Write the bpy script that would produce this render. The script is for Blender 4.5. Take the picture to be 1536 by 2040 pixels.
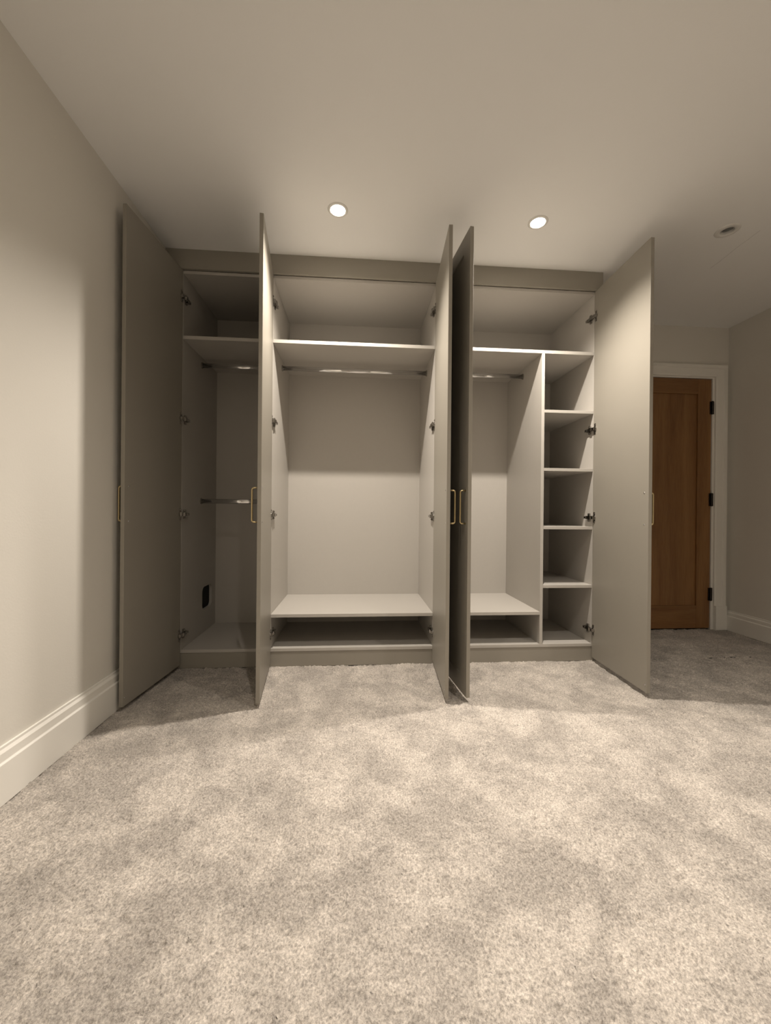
import bpy, bmesh, math, random
import numpy as np
from mathutils import Vector, Matrix

# ------------------------------------------------------------------ clear
for o in list(bpy.data.objects):
    bpy.data.objects.remove(o)
sc = bpy.context.scene
C = sc.collection
PI = math.pi

# ------------------------------------------------------------------ camera
CAM = Vector((0.0, -2.3287, 0.9131))
YAW, PITCH, ROLL, FPX = map(float, (4.217, -0.0756, 0.5188, 781.6))
yw, pt, rl = map(math.radians, (YAW, PITCH, ROLL))
fw = Vector((math.sin(yw)*math.cos(pt), math.cos(yw)*math.cos(pt), math.sin(pt)))
r0 = Vector((math.cos(yw), -math.sin(yw), 0)); u0 = r0.cross(fw)
rt = r0*math.cos(rl) + u0*math.sin(rl); up = -r0*math.sin(rl) + u0*math.cos(rl)
cd = bpy.data.cameras.new('camera'); cam = bpy.data.objects.new('camera', cd); C.objects.link(cam)
cd.sensor_fit = 'VERTICAL'; cd.sensor_height = 36.0; cd.sensor_width = 36.0*1536/2040
cd.lens = FPX/2040*36.0; cd.clip_start = 0.02; cd.clip_end = 50
cam.matrix_world = Matrix(((rt.x, up.x, -fw.x, CAM.x), (rt.y, up.y, -fw.y, CAM.y), (rt.z, up.z, -fw.z, CAM.z), (0, 0, 0, 1)))
sc.camera = cam

# ------------------------------------------------------------------ world, exposure, lamps
w = bpy.data.worlds.new('world'); sc.world = w; w.use_nodes = True
w.node_tree.nodes['Background'].inputs[0].default_value = (0.02, 0.02, 0.025, 1)
w.node_tree.nodes['Background'].inputs[1].default_value = 0.0      # closed room at night
sc.view_settings.view_transform = 'Standard'; sc.view_settings.look = 'None'
sc.view_settings.gamma = 1.0; sc.view_settings.use_curve_mapping = False
sc.view_settings.exposure = 0.12
LIGHT_COL = (1.0, 0.90, 0.785)
H = 2.396                # ceiling height
# recessed downlights: x, y, watts, beam angle
DOWNLIGHTS = [(-0.105, -0.382, 140, 131), (0.910, -0.386, 140, 131), (1.918, -0.4135, 0, 0),
              (-0.105, -1.43, 26, 124), (0.910, -1.43, 42, 112), (1.918, -1.43, 38, 112),  # rightmost one is added to lift the floor and wall on the right
              (-0.105, -3.0, 88, 80), (0.910, -3.0, 88, 80)]  # unseen pair added behind the camera, bouncing light up to the ceiling

# ------------------------------------------------------------------ materials
MATS = {}
def mat(name, col, rough=0.5, metal=0.0, spec=0.5, noise=None, bump=None, emit=None):
    """principled material; noise=(scale, detail, amount) tints the colour, bump=(scale, strength, distance)"""
    m = bpy.data.materials.new(name); m.use_nodes = True
    nt = m.node_tree; b = nt.nodes['Principled BSDF']
    b.inputs['Base Color'].default_value = (*col, 1); b.inputs['Roughness'].default_value = rough
    b.inputs['Metallic'].default_value = metal; b.inputs['Specular IOR Level'].default_value = spec
    tc = nt.nodes.new('ShaderNodeTexCoord')
    if noise:
        n = nt.nodes.new('ShaderNodeTexNoise'); n.inputs['Scale'].default_value = noise[0]; n.inputs['Detail'].default_value = noise[1]
        nt.links.new(tc.outputs['Object'], n.inputs['Vector'])
        r = nt.nodes.new('ShaderNodeMapRange'); r.inputs['To Min'].default_value = 1-noise[2]; r.inputs['To Max'].default_value = 1+noise[2]
        nt.links.new(n.outputs['Fac'], r.inputs['Value'])
        mx = nt.nodes.new('ShaderNodeVectorMath'); mx.operation = 'SCALE'; mx.inputs[0].default_value = col
        nt.links.new(r.outputs['Result'], mx.inputs['Scale']); nt.links.new(mx.outputs[0], b.inputs['Base Color'])
    if bump:
        n = nt.nodes.new('ShaderNodeTexNoise'); n.inputs['Scale'].default_value = bump[0]; n.inputs['Detail'].default_value = 4
        nt.links.new(tc.outputs['Object'], n.inputs['Vector'])
        bp = nt.nodes.new('ShaderNodeBump'); bp.inputs['Strength'].default_value = bump[1]; bp.inputs['Distance'].default_value = bump[2]
        nt.links.new(n.outputs['Fac'], bp.inputs['Height']); nt.links.new(bp.outputs['Normal'], b.inputs['Normal'])
    if emit:
        b.inputs['Emission Color'].default_value = (*emit[0], 1); b.inputs['Emission Strength'].default_value = emit[1]
    MATS[name] = m
    return m

mat('wall_paint', (0.745, 0.72, 0.665), 0.55, noise=(1.2, 3, 0.02), bump=(140, 0.12, 0.002))
mat('ceiling_paint', (0.91, 0.91, 0.90), 0.7, noise=(0.8, 3, 0.02), bump=(120, 0.10, 0.002))
mat('trim_white', (0.86, 0.84, 0.79), 0.35, noise=(3, 2, 0.015))
mat('melamine', (0.488, 0.464, 0.428), 0.42, noise=(60, 4, 0.02), bump=(900, 0.05, 0.0005))
mat('taupe_paint', (0.312, 0.290, 0.249), 0.42, noise=(4, 3, 0.02), bump=(500, 0.05, 0.0005))
mat('chrome', (0.75, 0.75, 0.76), 0.12, 1.0)
mat('nickel', (0.40, 0.385, 0.365), 0.16, 1.0)
mat('brass', (0.64, 0.52, 0.30), 0.30, 1.0)
mat('dark_metal', (0.05, 0.045, 0.04), 0.35, 0.9)
mat('void_black', (0.006, 0.006, 0.006), 0.6, spec=0.2)  # near-black standing in for the shade behind the side panel hole
mat('lamp_white', (0.78, 0.77, 0.74), 0.4)
mat('lens_lit', (1, 1, 1), 0.3, emit=((1.0, 0.90, 0.74), 60.0))
mat('lens_off', (0.16, 0.165, 0.16), 0.10)
mat('screed', (0.30, 0.29, 0.27), 0.9)

def hairline_crack(m):
    """fine plaster crack running across the ceiling between the unlit downlight and the right wall"""
    nt = m.node_tree; N = nt.nodes.new; L = nt.links.new; b = nt.nodes['Principled BSDF']
    src = b.inputs['Base Color'].links[0].from_socket
    tc = N('ShaderNodeTexCoord'); sp = N('ShaderNodeSeparateXYZ'); L(tc.outputs['Object'], sp.inputs[0])
    n = N('ShaderNodeTexNoise'); n.inputs['Scale'].default_value = 14; n.inputs['Detail'].default_value = 3; L(tc.outputs['Object'], n.inputs['Vector'])
    def op(o, a, b_, c=None):
        q = N('ShaderNodeMath'); q.operation = o
        for i, v in enumerate((a, b_, c)):
            if v is None: continue
            if isinstance(v, (int, float)): q.inputs[i].default_value = v
            else: L(v, q.inputs[i])
        return q.outputs[0]
    centre = op('ADD', op('MULTIPLY_ADD', sp.outputs['Y'], 0.085, 2.110), op('MULTIPLY', n.outputs['Fac'], 0.022))
    d = op('ABSOLUTE', op('SUBTRACT', sp.outputs['X'], centre), 0)
    near = op('LESS_THAN', d, 0.0013); ya = op('GREATER_THAN', sp.outputs['Y'], -0.43); yb = op('LESS_THAN', sp.outputs['Y'], -0.11)
    mask = op('MULTIPLY', op('MULTIPLY', near, ya), op('MULTIPLY', yb, 0.30))
    k = op('SUBTRACT', 1.0, mask)
    v = N('ShaderNodeVectorMath'); v.operation = 'SCALE'; L(src, v.inputs[0]); L(k, v.inputs['Scale']); L(v.outputs[0], b.inputs['Base Color'])
hairline_crack(MATS['ceiling_paint'])

def carpet_material():
    m = bpy.data.materials.new('carpet_pile'); m.use_nodes = True
    nt = m.node_tree; N = nt.nodes.new; L = nt.links.new; b = nt.nodes['Principled BSDF']
    b.inputs['Roughness'].default_value = 0.95; b.inputs['Specular IOR Level'].default_value = 0.1
    b.inputs['Sheen Weight'].default_value = 0.12; b.inputs['Sheen Roughness'].default_value = 0.5
    tc = N('ShaderNodeTexCoord')
    def noise(scale, detail, rough=0.5, dist=0.0):
        n = N('ShaderNodeTexNoise'); n.inputs['Scale'].default_value = scale; n.inputs['Detail'].default_value = detail
        n.inputs['Roughness'].default_value = rough; n.inputs['Distortion'].default_value = dist
        L(tc.outputs['Object'], n.inputs['Vector']); return n
    # brushed nap: broad cloudy patches of pile lying one way or the other
    big = noise(5.5, 6, 0.66, 0.3); rb = N('ShaderNodeMapRange'); rb.interpolation_type = 'SMOOTHSTEP'
    rb.inputs['From Min'].default_value = 0.36; rb.inputs['From Max'].default_value = 0.66
    rb.inputs['To Min'].default_value = 0.81; rb.inputs['To Max'].default_value = 1.18; L(big.outputs['Fac'], rb.inputs['Value'])
    mid = noise(26, 4, 0.6); rm = N('ShaderNodeMapRange'); rm.inputs['From Min'].default_value = 0.3; rm.inputs['From Max'].default_value = 0.7
    rm.inputs['To Min'].default_value = 0.90; rm.inputs['To Max'].default_value = 1.10; L(mid.outputs['Fac'], rm.inputs['Value'])
    fine = noise(185, 3, 0.62); rf = N('ShaderNodeMapRange'); rf.inputs['From Min'].default_value = 0.3; rf.inputs['From Max'].default_value = 0.7
    rf.inputs['To Min'].default_value = 0.56; rf.inputs['To Max'].default_value = 1.40; L(fine.outputs['Fac'], rf.inputs['Value'])
    m1 = N('ShaderNodeMath'); m1.operation = 'MULTIPLY'; L(rb.outputs[0], m1.inputs[0]); L(rm.outputs[0], m1.inputs[1])
    m2 = N('ShaderNodeMath'); m2.operation = 'MULTIPLY'; L(m1.outputs[0], m2.inputs[0]); L(rf.outputs[0], m2.inputs[1])
    # two yarn tones, warm beige and cool grey
    tone = noise(90, 3); cr = N('ShaderNodeMix'); cr.data_type = 'RGBA'
    cr.inputs['A'].default_value = (0.445, 0.405, 0.362, 1); cr.inputs['B'].default_value = (0.515, 0.472, 0.428, 1)
    L(tone.outputs['Fac'], cr.inputs['Factor'])
    v = N('ShaderNodeVectorMath'); v.operation = 'SCALE'; L(cr.outputs['Result'], v.inputs[0]); L(m2.outputs[0], v.inputs['Scale'])
    L(v.outputs[0], b.inputs['Base Color'])
    fb = noise(420, 3, 0.7); bp = N('ShaderNodeBump'); bp.inputs['Strength'].default_value = 0.7; bp.inputs['Distance'].default_value = 0.003
    L(fb.outputs['Fac'], bp.inputs['Height']); L(bp.outputs['Normal'], b.inputs['Normal'])
    MATS['carpet_pile'] = m
carpet_material()

def oak_material(name, axis):
    """oak with the grain running along local axis ('X' or 'Z')"""
    m = bpy.data.materials.new(name); m.use_nodes = True
    nt = m.node_tree; N = nt.nodes.new; L = nt.links.new; b = nt.nodes['Principled BSDF']
    b.inputs['Roughness'].default_value = 0.42
    tc = N('ShaderNodeTexCoord'); mp = N('ShaderNodeMapping')
    mp.inputs['Scale'].default_value = (1, 1, 0.07) if axis == 'Z' else (0.07, 1, 1)
    L(tc.outputs['Object'], mp.inputs['Vector'])
    n1 = N('ShaderNodeTexNoise'); n1.inputs['Scale'].default_value = 9; n1.inputs['Detail'].default_value = 5; n1.inputs['Distortion'].default_value = 1.2
    n2 = N('ShaderNodeTexNoise'); n2.inputs['Scale'].default_value = 160; n2.inputs['Detail'].default_value = 3
    L(mp.outputs[0], n1.inputs['Vector']); L(mp.outputs[0], n2.inputs['Vector'])
    ad = N('ShaderNodeMath'); ad.operation = 'MULTIPLY_ADD'; ad.inputs[1].default_value = 0.45
    L(n2.outputs['Fac'], ad.inputs[0]); L(n1.outputs['Fac'], ad.inputs[2])
    cr = N('ShaderNodeValToRGB'); L(ad.outputs[0], cr.inputs['Fac'])
    e = cr.color_ramp.elements; e[0].position = 0.45; e[0].color = (0.180, 0.083, 0.028, 1); e[1].position = 0.95; e[1].color = (0.310, 0.158, 0.058, 1)
    L(cr.outputs['Color'], b.inputs['Base Color'])
    bp = N('ShaderNodeBump'); bp.inputs['Strength'].default_value = 0.15; bp.inputs['Distance'].default_value = 0.001
    L(n2.outputs['Fac'], bp.inputs['Height']); L(bp.outputs['Normal'], b.inputs['Normal'])
    MATS[name] = m
oak_material('oak_upright', 'Z'); oak_material('oak_across', 'X')

# ------------------------------------------------------------------ helpers
def obj(name, me, material, parent=None, loc=(0, 0, 0), rotz=0.0, bevel=0.0, smooth=False):
    if isinstance(me, bmesh.types.BMesh):
        bm = me; bmesh.ops.recalc_face_normals(bm, faces=bm.faces); me = bpy.data.meshes.new(name); bm.to_mesh(me); bm.free()
    if not me.materials: me.materials.append(MATS[material])
    if smooth:
        me.polygons.foreach_set('use_smooth', [True]*len(me.polygons))
    o = bpy.data.objects.new(name, me); C.objects.link(o); o.location = loc; o.rotation_euler = (0, 0, rotz)
    if parent: o.parent = parent
    if bevel:
        b = o.modifiers.new('edge', 'BEVEL'); b.width = bevel; b.segments = 2; b.limit_method = 'ANGLE'; b.angle_limit = math.radians(50)
    return o
def empty(name, loc):
    o = bpy.data.objects.new(name, None); C.objects.link(o); o.location = loc; o.empty_display_size = 0.1; return o
def tag(o, label, cat, group=None):
    o['label'] = label; o['category'] = cat
    if group: o['group'] = group
    return o
def struct(o, label=None):
    o['kind'] = 'structure'
    if label: o['label'] = label
    return o
def bx(bm, x0, x1, y0, y1, z0, z1):
    v = [bm.verts.new((x, y, z)) for z in (z0, z1) for y in (y0, y1) for x in (x0, x1)]
    for f in ((0, 2, 3, 1), (4, 5, 7, 6), (0, 1, 5, 4), (2, 6, 7, 3), (0, 4, 6, 2), (1, 3, 7, 5)):
        bm.faces.new([v[i] for i in f])
def box(x0, x1, y0, y1, z0, z1):
    bm = bmesh.new(); bx(bm, x0, x1, y0, y1, z0, z1); return bm
def loop2(bm, pts, plane):
    vs = [bm.verts.new(plane(a, b)) for a, b in pts]
    return [bm.edges.new((vs[i], vs[(i+1) % len(vs)])) for i in range(len(vs))]
def sheet_with_holes(outer, holes, plane, thick):
    """flat board of given thickness vector, with through holes"""
    bm = bmesh.new(); ed = loop2(bm, outer, plane)
    for h in holes: ed += loop2(bm, h, plane)
    bmesh.ops.triangle_fill(bm, edges=ed, use_beauty=True, use_dissolve=False)
    if thick:
        r = bmesh.ops.extrude_face_region(bm, geom=bm.faces[:])
        bmesh.ops.translate(bm, vec=Vector(thick), verts=[g for g in r['geom'] if isinstance(g, bmesh.types.BMVert)])
    return bm
def rect(a0, a1, b0, b1): return [(a0, b0), (a1, b0), (a1, b1), (a0, b1)]
def circle(a, b, r, n=32): return [(a+r*math.cos(2*PI*i/n), b+r*math.sin(2*PI*i/n)) for i in range(n)]
def round_rect(a0, a1, b0, b1, r, n=5):
    p = []
    for cx, cy, s in ((a1-r, b1-r, 0), (a0+r, b1-r, 1), (a0+r, b0+r, 2), (a1-r, b0+r, 3)):
        for i in range(n+1):
            t = (s + i/n)*PI/2; p.append((cx+r*math.cos(t), cy+r*math.sin(t)))
    return p
def lathe(bm, prof, cx=0, cy=0, n=32):
    rings = [[bm.verts.new((cx+r*math.cos(2*PI*i/n), cy+r*math.sin(2*PI*i/n), z)) for i in range(n)] if r > 1e-6 else [bm.verts.new((cx, cy, z))] for r, z in prof]
    for a, b in zip(rings, rings[1:]):
        for i in range(n):
            j = (i+1) % n
            if len(a) == 1: bm.faces.new((a[0], b[i], b[j]))
            elif len(b) == 1: bm.faces.new((a[i], a[j], b[0]))
            else: bm.faces.new((a[i], a[j], b[j], b[i]))
def tube(bm, path, ra, rb=None, n=10, updir=None):
    """tube along path; ra/rb half-axes of the section"""
    rb = rb or ra; path = [Vector(p) for p in path]; rings = []
    for i, p in enumerate(path):
        t = (path[min(i+1, len(path)-1)]-path[max(i-1, 0)]).normalized()
        u = Vector(updir) if updir else (Vector((1, 0, 0)) if abs(t.x) < 0.8 else Vector((0, 0, 1)))
        a = (u - t*u.dot(t)).normalized(); b = t.cross(a)
        rings.append([bm.verts.new(p + a*(ra*math.cos(2*PI*k/n)) + b*(rb*math.sin(2*PI*k/n))) for k in range(n)])
    for A, B in zip(rings, rings[1:]):
        for k in range(n): bm.faces.new((A[k], A[(k+1) % n], B[(k+1) % n], B[k]))
    bm.faces.new(rings[0][::-1]); bm.faces.new(rings[-1])
def extrude_profile(prof, p0, p1, out):
    """prof = (depth, z) points, swept from p0 to p1 (xy), depth along out (xy)"""
    bm = bmesh.new(); ends = []
    for p in (p0, p1): ends.append([bm.verts.new((p[0]+out[0]*d, p[1]+out[1]*d, z)) for d, z in prof])
    n = len(prof)
    for i in range(n): bm.faces.new((ends[0][i], ends[0][(i+1) % n], ends[1][(i+1) % n], ends[1][i]))
    bm.faces.new(ends[0]); bm.faces.new(ends[1][::-1]); return bm

# ------------------------------------------------------------------ room shell
XW, XR, YB, YF = -1.0933, 2.942, 0.587, -3.55      # left wall, right wall, wardrobe wall, wall behind the camera
DX0, DX1, DZ = 2.032, 2.8028, 1.985                # oak door leaf
struct(obj('floor', box(XW-0.1, XR+0.1, YF-0.1, YB+0.1, -0.10, -0.012), 'screed'))
struct(obj('wall_left', box(XW-0.1, XW, YF-0.1, YB+0.1, -0.012, H), 'wall_paint'), 'plain off-white painted wall left of the wardrobe')
struct(obj('wall_right', box(XR, XR+0.1, YF-0.1, YB+0.1, -0.012, H), 'wall_paint'), 'shadowy off-white wall beyond the oak door')
struct(obj('wall_front', box(XW, XR, YF-0.1, YF, -0.012, H), 'wall_paint'))
struct(obj('wall_back', sheet_with_holes([(XW, -0.012), (DX0-0.03, -0.012), (DX0-0.03, DZ+0.03), (DX1+0.03, DZ+0.03), (DX1+0.03, -0.012), (XR, -0.012), (XR, H), (XW, H)],
       [], lambda a, b: (a, YB, b), (0, 0.1, 0)), 'wall_paint'), 'off-white wall around the oak door')
struct(obj('ceiling', sheet_with_holes(rect(XW-0.1, XR+0.1, YF-0.1, YB+0.1), [circle(x, y, 0.037) for x, y, p, q in DOWNLIGHTS],
       lambda a, b: (a, b, H), (0, 0, 0.02)), 'ceiling_paint'), 'white painted ceiling with recessed downlights')

BASE = [(-0.001, 0.0), (0.020, 0.0), (0.020, 0.126), (0.014, 0.131), (0.014, 0.157), (0.007, 0.166), (0.007, 0.175), (-0.001, 0.175)]
def base(name, p0, p1, out, h=1.0):
    return struct(obj(name, extrude_profile([(d, z*h) for d, z in BASE], p0, p1, out), 'trim_white', bevel=0.0015))
base('baseboard_left', (XW, YF), (XW, -0.0185), (1, 0))
base('baseboard_right', (XR, YF), (XR, YB), (-1, 0), 0.157/0.175)
base('baseboard_front', (XW+0.02, YF), (XR-0.02, YF), (0, 1))

# --- oak door, lining and architrave
def arch_profile():                                  # (across from opening, proud of wall)
    return [(0, 0), (0, 0.014), (0.012, 0.018), (0.062, 0.018), (0.066, 0.024), (0.088, 0.024), (0.095, 0.018), (0.095, 0)]
def architrave(name, x_in, x_out_sign, z0, z1):      # upright
    bm = bmesh.new(); ends = []
    for z, mit in ((z0, 0), (z1, 1)):
        ends.append([bm.verts.new((x_in+x_out_sign*a, YB-d, z+(a if mit else 0))) for a, d in arch_profile()])
    n = len(ends[0])
    for i in range(n): bm.faces.new((ends[0][i], ends[0][(i+1) % n], ends[1][(i+1) % n], ends[1][i]))
    bm.faces.new(ends[0]); bm.faces.new(ends[1][::-1]); return bm
trim = struct(empty('trim_1', ((DX0+DX1)/2, YB, 0)), 'white moulded architrave around the oak door')
def tp(name, bm, m='trim_white', bevel=0.0):
    for v in bm.verts: v.co -= trim.location
    return obj(name, bm, m, trim, bevel=bevel)
AX0, AX1, AZ = DX0-0.018, DX1+0.022, DZ+0.016
tp('architrave', architrave('a', AX1, 1, 0.19, AZ)); tp('architrave', architrave('a', AX0, -1, 0.19, AZ))
bm = bmesh.new(); ends = []
for x, s in ((AX0, -1), (AX1, 1)): ends.append([bm.verts.new((x+s*a, YB-d, AZ+a)) for a, d in arch_profile()])
for i in range(8): bm.faces.new((ends[0][i], ends[0][(i+1) % 8], ends[1][(i+1) % 8], ends[1][i]))
bm.faces.new(ends[0]); bm.faces.new(ends[1][::-1]); tp('architrave', bm)
for a, b in ((AX1+0.004, AX1+0.098), (AX0-0.098, AX0-0.004)):
    tp('plinth_block', box(a, b, YB-0.028, YB, 0, 0.192), bevel=0.002)
tp('door_lining', box(DX1+0.004, AX1+0.006, YB-0.002, YB+0.1, 0, AZ+0.002)); tp('door_lining', box(AX0-0.006, DX0-0.004, YB-0.002, YB+0.1, 0, AZ+0.002))
tp('door_lining', box(DX0-0.004, DX1+0.004, YB-0.002, YB+0.1, DZ+0.004, AZ+0.002))
d1 = struct(empty('door_1', ((DX0+DX1)/2, YB, 0)), 'closed oak door with one large recessed panel')
def dp(name, bm, m, **k):
    for v in bm.verts: v.co -= d1.location
    return obj(name, bm, m, d1, **k)
y0, y1, zb = YB+0.004, YB+0.044, 0.010
dp('stile', box(DX1-0.112, DX1, y0, y1, zb, DZ), 'oak_upright', bevel=0.0015); dp('stile', box(DX0, DX0+0.112, y0, y1, zb, DZ), 'oak_upright', bevel=0.0015)
dp('rail', box(DX0+0.1125, DX1-0.1125, y0, y1, DZ-0.118, DZ), 'oak_across', bevel=0.0015)
dp('rail', box(DX0+0.1125, DX1-0.1125, y0, y1, zb, zb+0.180), 'oak_across', bevel=0.0015)
dp('panel', box(DX0+0.108, DX1-0.108, y0+0.012, y1-0.012, zb+0.176, DZ-0.114), 'oak_upright')
for z in (1.758, 1.03, 0.28):
    bm = bmesh.new(); tube(bm, [(DX1+0.002, YB-0.006, z-0.052), (DX1+0.002, YB-0.006, z+0.052)], 0.0065, n=12)
    bx(bm, DX1-0.014, DX1+0.018, YB-0.003, YB+0.004, z-0.05, z+0.05)
    dp('hinge', bm, 'dark_metal')

# ------------------------------------------------------------------ carpet (cut pile, one uncountable surface)
def carpet():
    rng = np.random.default_rng(5)
    V = []; F = []; base_i = 0
    def smooth_noise(nx, ny, cell):
        gx, gy = int(nx/cell)+3, int(ny/cell)+3
        g = rng.standard_normal((gx, gy)); x = np.arange(nx)/cell; y = np.arange(ny)/cell
        xi = x.astype(int); yi = y.astype(int); fx = x-xi; fy = y-yi
        fx = fx*fx*(3-2*fx); fy = fy*fy*(3-2*fy); fx = fx[:, None]; fy = fy[None, :]
        a = g[np.ix_(xi, yi)]; b = g[np.ix_(xi+1, yi)]; c = g[np.ix_(xi, yi+1)]; d = g[np.ix_(xi+1, yi+1)]
        return (a*(1-fx)+b*fx)*(1-fy)+(c*(1-fx)+d*fx)*fy
    def patch(xa, xb, ya, yb, step, amp):
        nonlocal base_i
        nx = int(round((xb-xa)/step))+1; ny = int(round((yb-ya)/step))+1
        X, Y = np.meshgrid(np.linspace(xa, xb, nx), np.linspace(ya, yb, ny), indexing='ij')
        Z = np.zeros_like(X)
        if amp:
            j = step*0.38; edge = np.ones_like(X); edge[0] = edge[-1] = 0; edge[:, 0] = edge[:, -1] = 0
            X = X+rng.uniform(-j, j, X.shape)*edge; Y = Y+rng.uniform(-j, j, X.shape)*edge
            Z = amp*(rng.standard_normal(X.shape)*0.55+0.5*smooth_noise(nx, ny, 2.7)) + 0.0016*smooth_noise(nx, ny, 12) + 0.0022*smooth_noise(nx, ny, 34)
            Z = np.clip(Z, -0.009, 0.007)
        V.append(np.stack([X, Y, Z], -1).reshape(-1, 3))
        i = np.arange(nx-1)[:, None]*ny+np.arange(ny-1)[None, :]
        F.append(np.stack([i, i+ny, i+ny+1, i+1], -1).reshape(-1, 4)+base_i); base_i += nx*ny
    patch(XW, XR, -2.0, 0.003, 0.0042, 0.0034)
    patch(1.501, XR, 0.003, YB+0.01, 0.0045, 0.0034)
    patch(XW, XR, YF, -2.0, 0.05, 0)
    v = np.concatenate(V); f = np.concatenate(F)
    me = bpy.data.meshes.new('carpet'); me.vertices.add(len(v)); me.vertices.foreach_set('co', v.ravel())
    me.loops.add(f.size); me.loops.foreach_set('vertex_index', f.ravel().astype(np.int32))
    me.polygons.add(len(f)); me.polygons.foreach_set('loop_start', np.arange(0, f.size, 4, dtype=np.int32))
    me.polygons.foreach_set('use_smooth', np.ones(len(f), dtype=bool))
    me.update(calc_edges=True)
    o = obj('carpet', me, 'carpet_pile'); o['kind'] = 'stuff'
    tag(o, 'greige cut pile carpet covering the whole bedroom floor', 'carpet')
carpet()

# ------------------------------------------------------------------ wardrobe
T = 0.018; YBK = 0.549                                # board thickness, back panel face
ZB, ZLOW, ZTS, ZTOP, ZCOR = 0.108, 0.307, 1.911, 2.2655, 2.285
U1 = (-0.9996, -0.5295); U2 = (-0.4935, 0.4616); U3 = (0.4976, 1.457); DIV = (1.1250, 1.1440)
DOOR_W, DOOR_Z0, DOOR_Z1 = 0.486, 0.024, 2.281

def cabinet(x0, x1, label):
    r = empty('wardrobe_cabinet', ((x0+x1)/2, YBK/2, 0.09)); tag(r, label, 'wardrobe', 'fitted wardrobe units'); return r
def part(root, name, bm, m='melamine', bevel=0.0008):
    for v in bm.verts: v.co -= root.location
    return obj(name, bm, m, root, bevel=bevel)
def carcass(root, u, left=True, right=True):
    x0, x1 = u; zt = ZTOP+T
    part(root, 'bottom_panel', box(x0, x1, 0, YBK, ZB-T, ZB)); part(root, 'top_panel', box(x0, x1, 0, YBK, ZTOP, zt))
    part(root, 'back_panel', box(x0-T, x1+T, YBK, YBK+0.012, ZB-T, zt), bevel=0)
    if left: part(root, 'side_panel', box(x0-T, x0, 0, YBK, ZB-T, zt))
    if right: part(root, 'side_panel', box(x1, x1+T, 0, YBK, ZB-T, zt))
def rail(root, x0, x1, z, y=0.272):
    bm = bmesh.new(); tube(bm, [(x0+0.002, y, z), (x1-0.002, y, z)], 0.015, 0.0075, n=20, updir=(0, 0, 1))
    for v in bm.verts: v.co -= root.location
    o = obj('hanging_rail', bm, 'chrome', root, smooth=True)
    for xa, xb in ((x0, x0+0.007), (x1-0.007, x1)):
        bm = bmesh.new()
        tube(bm, [(xa, y, z), (xb, y, z)], 0.020, 0.0115, n=20, updir=(0, 0, 1))
        for v in bm.verts: v.co -= root.location
        obj('rail_socket', bm, 'nickel', o)
    return o

# --- door leaf, handle, hinge (meshes shared between the doors)
def door_mesh(s):
    wd, f, dpt, sl = DOOR_W, 0.085, 0.006, 0.004
    def rc(i, y): return [(s*x, y, z) for x, z in ((i, DOOR_Z0+i), (wd-i, DOOR_Z0+i), (wd-i, DOOR_Z1-i), (i, DOOR_Z1-i))]
    bm = bmesh.new(); A, B, D, E = [[bm.verts.new(p) for p in q] for q in (rc(0, 0), rc(f, 0), rc(f+sl, dpt), rc(0, T))]
    for P, Q in ((A, B), (B, D), (A, E)):
        for i in range(4): bm.faces.new((P[i], P[(i+1) % 4], Q[(i+1) % 4], Q[i]))
    bm.faces.new(D); bm.faces.new(E)
    bmesh.ops.recalc_face_normals(bm, faces=bm.faces)
    me = bpy.data.meshes.new('door'); bm.to_mesh(me); bm.free(); me.materials.append(MATS['taupe_paint']); return me
def handle_mesh():
    z0, z1, p, r = 0.858, 1.018, 0.027, 0.010
    path = [(0, 0.0, z0), (0, -p+r, z0)]
    path += [(0, -p+r-r*math.sin(t), z0+r-r*math.cos(t)) for t in (0.4, 0.8, 1.2)]
    path += [(0, -p, z0+r), (0, -p, z1-r)]
    path += [(0, -p+r-r*math.cos(t), z1-r+r*math.sin(t)) for t in (0.4, 0.8, 1.2)]
    path += [(0, -p+r, z1), (0, 0.0, z1)]
    bm = bmesh.new(); tube(bm, path, 0.0042, n=12, updir=(1, 0, 0))
    bmesh.ops.recalc_face_normals(bm, faces=bm.faces)
    me = bpy.data.meshes.new('handle'); bm.to_mesh(me); bm.free(); me.materials.append(MATS['brass'])
    me.polygons.foreach_set('use_smooth', [True]*len(me.polygons)); return me
def screw_mesh():
    bm = bmesh.new(); bmesh.ops.create_uvsphere(bm, u_segments=12, v_segments=8, radius=0.0042)
    for v in bm.verts: v.co.y *= 0.5
    me = bpy.data.meshes.new('screw'); bm.to_mesh(me); bm.free(); me.materials.append(MATS['chrome'])
    me.polygons.foreach_set('use_smooth', [True]*len(me.polygons)); return me
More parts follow.
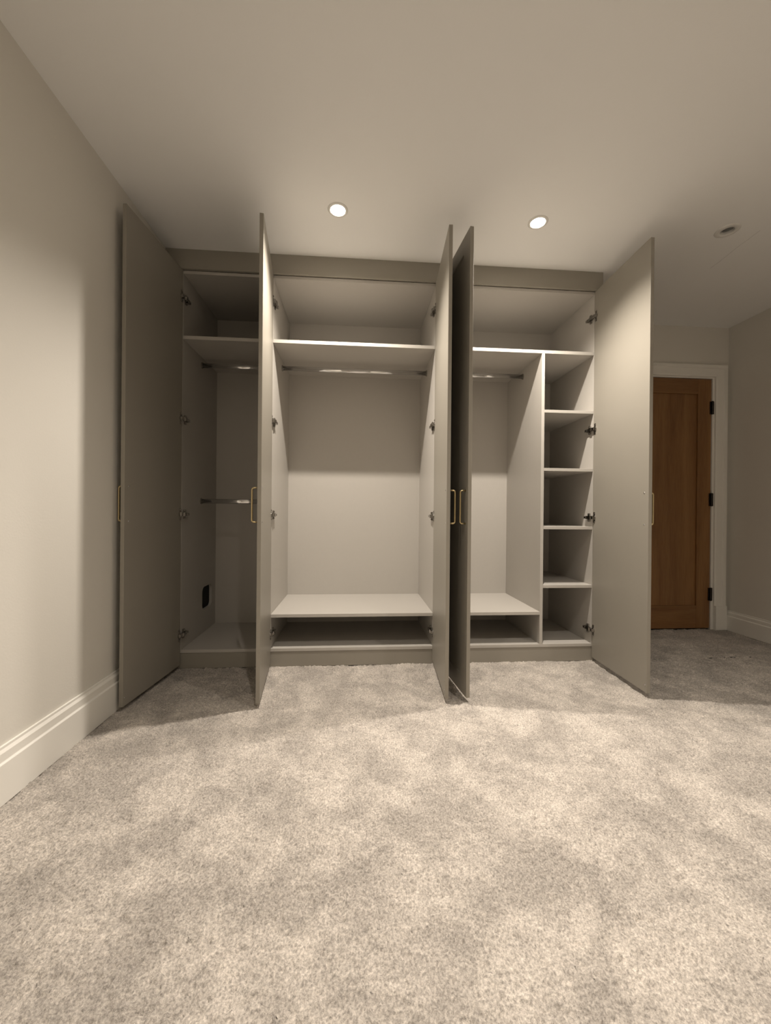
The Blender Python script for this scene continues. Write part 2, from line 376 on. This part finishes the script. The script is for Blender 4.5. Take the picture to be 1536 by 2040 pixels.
def hinge_mesh(s):
    """origin where the door's inner face meets its hinge edge; +x (times s) runs out along the door, +y into the bay"""
    bm = bmesh.new()
    def b(x0, x1, y0, y1, z0, z1): bx(bm, s*x0, s*x1, y0, y1, z0, z1)
    b(0.010, 0.024, -0.001, 0.0025, -0.033, 0.033)            # flange on the door
    for z in (-0.026, 0.026):                                # screw heads of the flange
        tube(bm, [(s*0.017, 0.002, z), (s*0.017, 0.0055, z)], 0.0045, n=10)
    tube(bm, [(s*0.018, 0.0, 0), (s*0.018, 0.007, 0)], 0.014, n=16)   # cup rim
    b(-0.004, 0.022, 0.004, 0.016, -0.0085, 0.0085)          # crank
    b(-0.022, -0.002, 0.006, 0.021, -0.0105, 0.0105)         # knuckle cover
    b(-0.066, -0.018, 0.009, 0.0185, -0.007, 0.007)          # arm
    b(-0.040, -0.024, 0.0, 0.0085, -0.026, 0.026)            # cruciform mounting plate on the side panel
    b(-0.060, -0.020, 0.0, 0.0095, -0.009, 0.009)
    for z in (-0.019, 0.019): tube(bm, [(s*-0.032, 0.008, z), (s*-0.032, 0.0115, z)], 0.0045, n=10)
    tube(bm, [(s*-0.048, 0.018, 0), (s*-0.048, 0.0205, 0)], 0.0045, n=10)
    bmesh.ops.recalc_face_normals(bm, faces=bm.faces)
    me = bpy.data.meshes.new('hinge'); bm.to_mesh(me); bm.free(); me.materials.append(MATS['nickel']); return me
DM = {1: door_mesh(1), -1: door_mesh(-1)}; HM = {1: hinge_mesh(1), -1: hinge_mesh(-1)}; HDL = handle_mesh(); SCR = screw_mesh()
def door(root, s, hinge_xy, free_xy, label):
    """s=+1 hinged on its left, -1 on its right; points are the outer-face corners"""
    dx, dy = free_xy[0]-hinge_xy[0], free_xy[1]-hinge_xy[1]
    a = math.atan2(dy*s, dx*s)
    d = obj('door', DM[s], 'taupe_paint', root, bevel=0.0012); d['label'] = label
    d.location = Vector((hinge_xy[0], hinge_xy[1], 0))-root.location; d.rotation_euler = (0, 0, a)
    obj('handle', HDL, 'brass', d, loc=(s*(DOOR_W-0.030), 0, 0))['label'] = 'brushed brass bar handle'
    for z in (0.858, 1.018): obj('screw', SCR, 'chrome', d, loc=(s*(DOOR_W-0.030), T+0.0005, z))
    obj('bumper', SCR, 'chrome', d, loc=(s*(DOOR_W-0.012), T+0.0005, 0.062))
    comp = (-PI/2*s) - a
    for z in (2.125, 1.432, 0.887, 0.196):
        obj('hinge', HM[s], 'nickel', d, loc=(0, T, z), rotz=comp)
    return d

# unit with two hanging rails and a cable cut-out
c1 = cabinet(*U1, 'narrow dark wardrobe unit in the left corner with two rails, single open door')
carcass(c1, U1, left=False)
hole = round_rect(0.312, 0.482, 0.255, 0.405, 0.034)
part(c1, 'side_panel', sheet_with_holes(rect(0, YBK, ZB-T, ZTOP+T), [hole], lambda a, b: (U1[0], a, b), (-T, 0, 0)), bevel=0)
part(c1, 'shelf', box(*U1, 0.0, YBK, ZTS-0.020, ZTS))
part(c1, 'dark_backing', box(U1[0]-T-0.008, U1[0]-T-0.001, 0.29, 0.505, 0.235, 0.425), 'void_black')['label'] = 'black sheet added behind the cut-out in place of deep shade'  # sheet added so the hole reads as unlit depth
rail(c1, *U1, 1.840); rail(c1, *U1, 0.969)
door(c1, 1, (-1.0176, -0.004), (-1.0558, -0.4904), 'leftmost taupe door, open against the white wall')
# double unit with one rail and a low shelf
c2 = cabinet(*U2, 'wide middle wardrobe unit with one rail and low shelf, both doors open')
carcass(c2, U2)
part(c2, 'shelf', box(*U2, 0.0, YBK, ZTS-0.020, ZTS)); part(c2, 'shelf', box(*U2, 0.0, YBK, ZLOW-0.019, ZLOW))
rail(c2, *U2, 1.840)
door(c2, 1, (-0.5115, -0.004), (-0.456, -0.4873), 'open taupe door standing left of the middle unit')
door(c2, -1, (0.4786, -0.004), (0.445, -0.488), 'open taupe door standing right of the middle unit')
# double unit with rail and a column of small shelves
c3 = cabinet(*U3, 'right-hand wardrobe unit with a column of small shelves beside hanging space')
carcass(c3, U3)
part(c3, 'shelf', box(*U3, 0.0, YBK, ZTS-0.020, ZTS))
part(c3, 'divider', box(*DIV, 0.0, YBK, ZB, ZTS-0.020))
part(c3, 'shelf', box(U3[0], DIV[0], 0.0, YBK, ZLOW-0.019, ZLOW))
for z in (1.547, 1.189, 0.831, 0.470): part(c3, 'shelf', box(DIV[1], U3[1], 0.0, YBK, z-0.018, z))
rail(c3, U3[0], DIV[0], 1.840)
door(c3, 1, (0.4806, -0.004), (0.5303, -0.4869), 'open taupe door showing its recessed outer face in shadow')
door(c3, -1, (1.475, -0.004), (1.4575, -0.4938), 'rightmost taupe door, open beside the oak door')

xl, xr = U1[0]-T, U3[1]+T
cor = tag(obj('cornice', box(XW+0.001, 1.5009, -0.018, 0.0-0.0005, ZCOR, H-0.0005), 'taupe_paint', bevel=0.001), 'long taupe fascia board between wardrobe tops and the ceiling', 'cornice')
tag(obj('plinth', box(xl, xr, 0.003, 0.021, 0.0, ZB-T), 'taupe_paint', bevel=0.001), 'long taupe kickboard under the wardrobe at carpet level', 'plinth')
tag(obj('filler_panel', box(XW+0.001, xl-0.0005, -0.0, 0.018, 0.0, ZCOR-0.001), 'taupe_paint'), 'narrow taupe filler strip between white wall and leftmost unit', 'panel')
tag(obj('end_panel', box(xr+0.001, 1.5009, 0.0, YB-0.001, 0.0, H-0.0005), 'taupe_paint', bevel=0.001), 'tall taupe end panel on the right side of the wardrobe', 'panel')

# ------------------------------------------------------------------ recessed downlights
def downlight(x, y, watts, beam, label):
    r = empty('downlight', (x, y, H)); tag(r, label, 'downlight', 'recessed ceiling downlights')
    ri, ro = (0.0355, 0.050) if watts else (0.0295, 0.055)
    bm = bmesh.new(); lathe(bm, [(ri, 0.012), (ri, -0.002), (ri+0.0015, -0.0045), (ro-0.005, -0.004), (ro, -0.0005), (ro, 0.0), (0.0362, 0.0)], n=40)
    obj('bezel', bm, 'lamp_white', r, smooth=True)
    bm = bmesh.new(); lathe(bm, [(0.0355, 0.0), (0.033, 0.045), (0.0, 0.047)], n=32)
    obj('housing', bm, 'lamp_white', r, smooth=True)
    z = 0.003 if watts else 0.009
    bm = bmesh.new(); lathe(bm, [(0.0, z-0.005), (ri*0.5, z-0.004), (ri*0.88, z), (ri-0.001, z+0.005), (0.0, z+0.008)], n=32)
    obj('lens', bm, 'lens_lit' if watts else 'lens_off', r, smooth=True)
    if watts:
        ld = bpy.data.lights.new('downlight_beam', 'SPOT'); ld.energy = watts; ld.color = LIGHT_COL
        ld.spot_size = math.radians(beam); ld.spot_blend = 1.0; ld.shadow_soft_size = 0.014
        lo = bpy.data.objects.new('downlight_beam', ld); C.objects.link(lo); lo.parent = r; lo.location = (0, 0, -0.010)
names = ['lit downlight in the ceiling above the wide middle wardrobe unit', 'lit downlight in the ceiling above the right-hand wardrobe unit',
         'unlit downlight in the ceiling towards the oak door']
names += ['lit downlight in the ceiling straight above the photographer', 'lit downlight in the ceiling right of the photographer', 'added unseen downlight near the right wall, brightening the right side',
          'added unseen downlight behind the photographer, nearer the left wall, for ceiling bounce', 'added unseen downlight behind the photographer, mid room, for ceiling bounce']
for n, (x, y, p, q) in zip(names, DOWNLIGHTS): downlight(x, y, p, q, n)
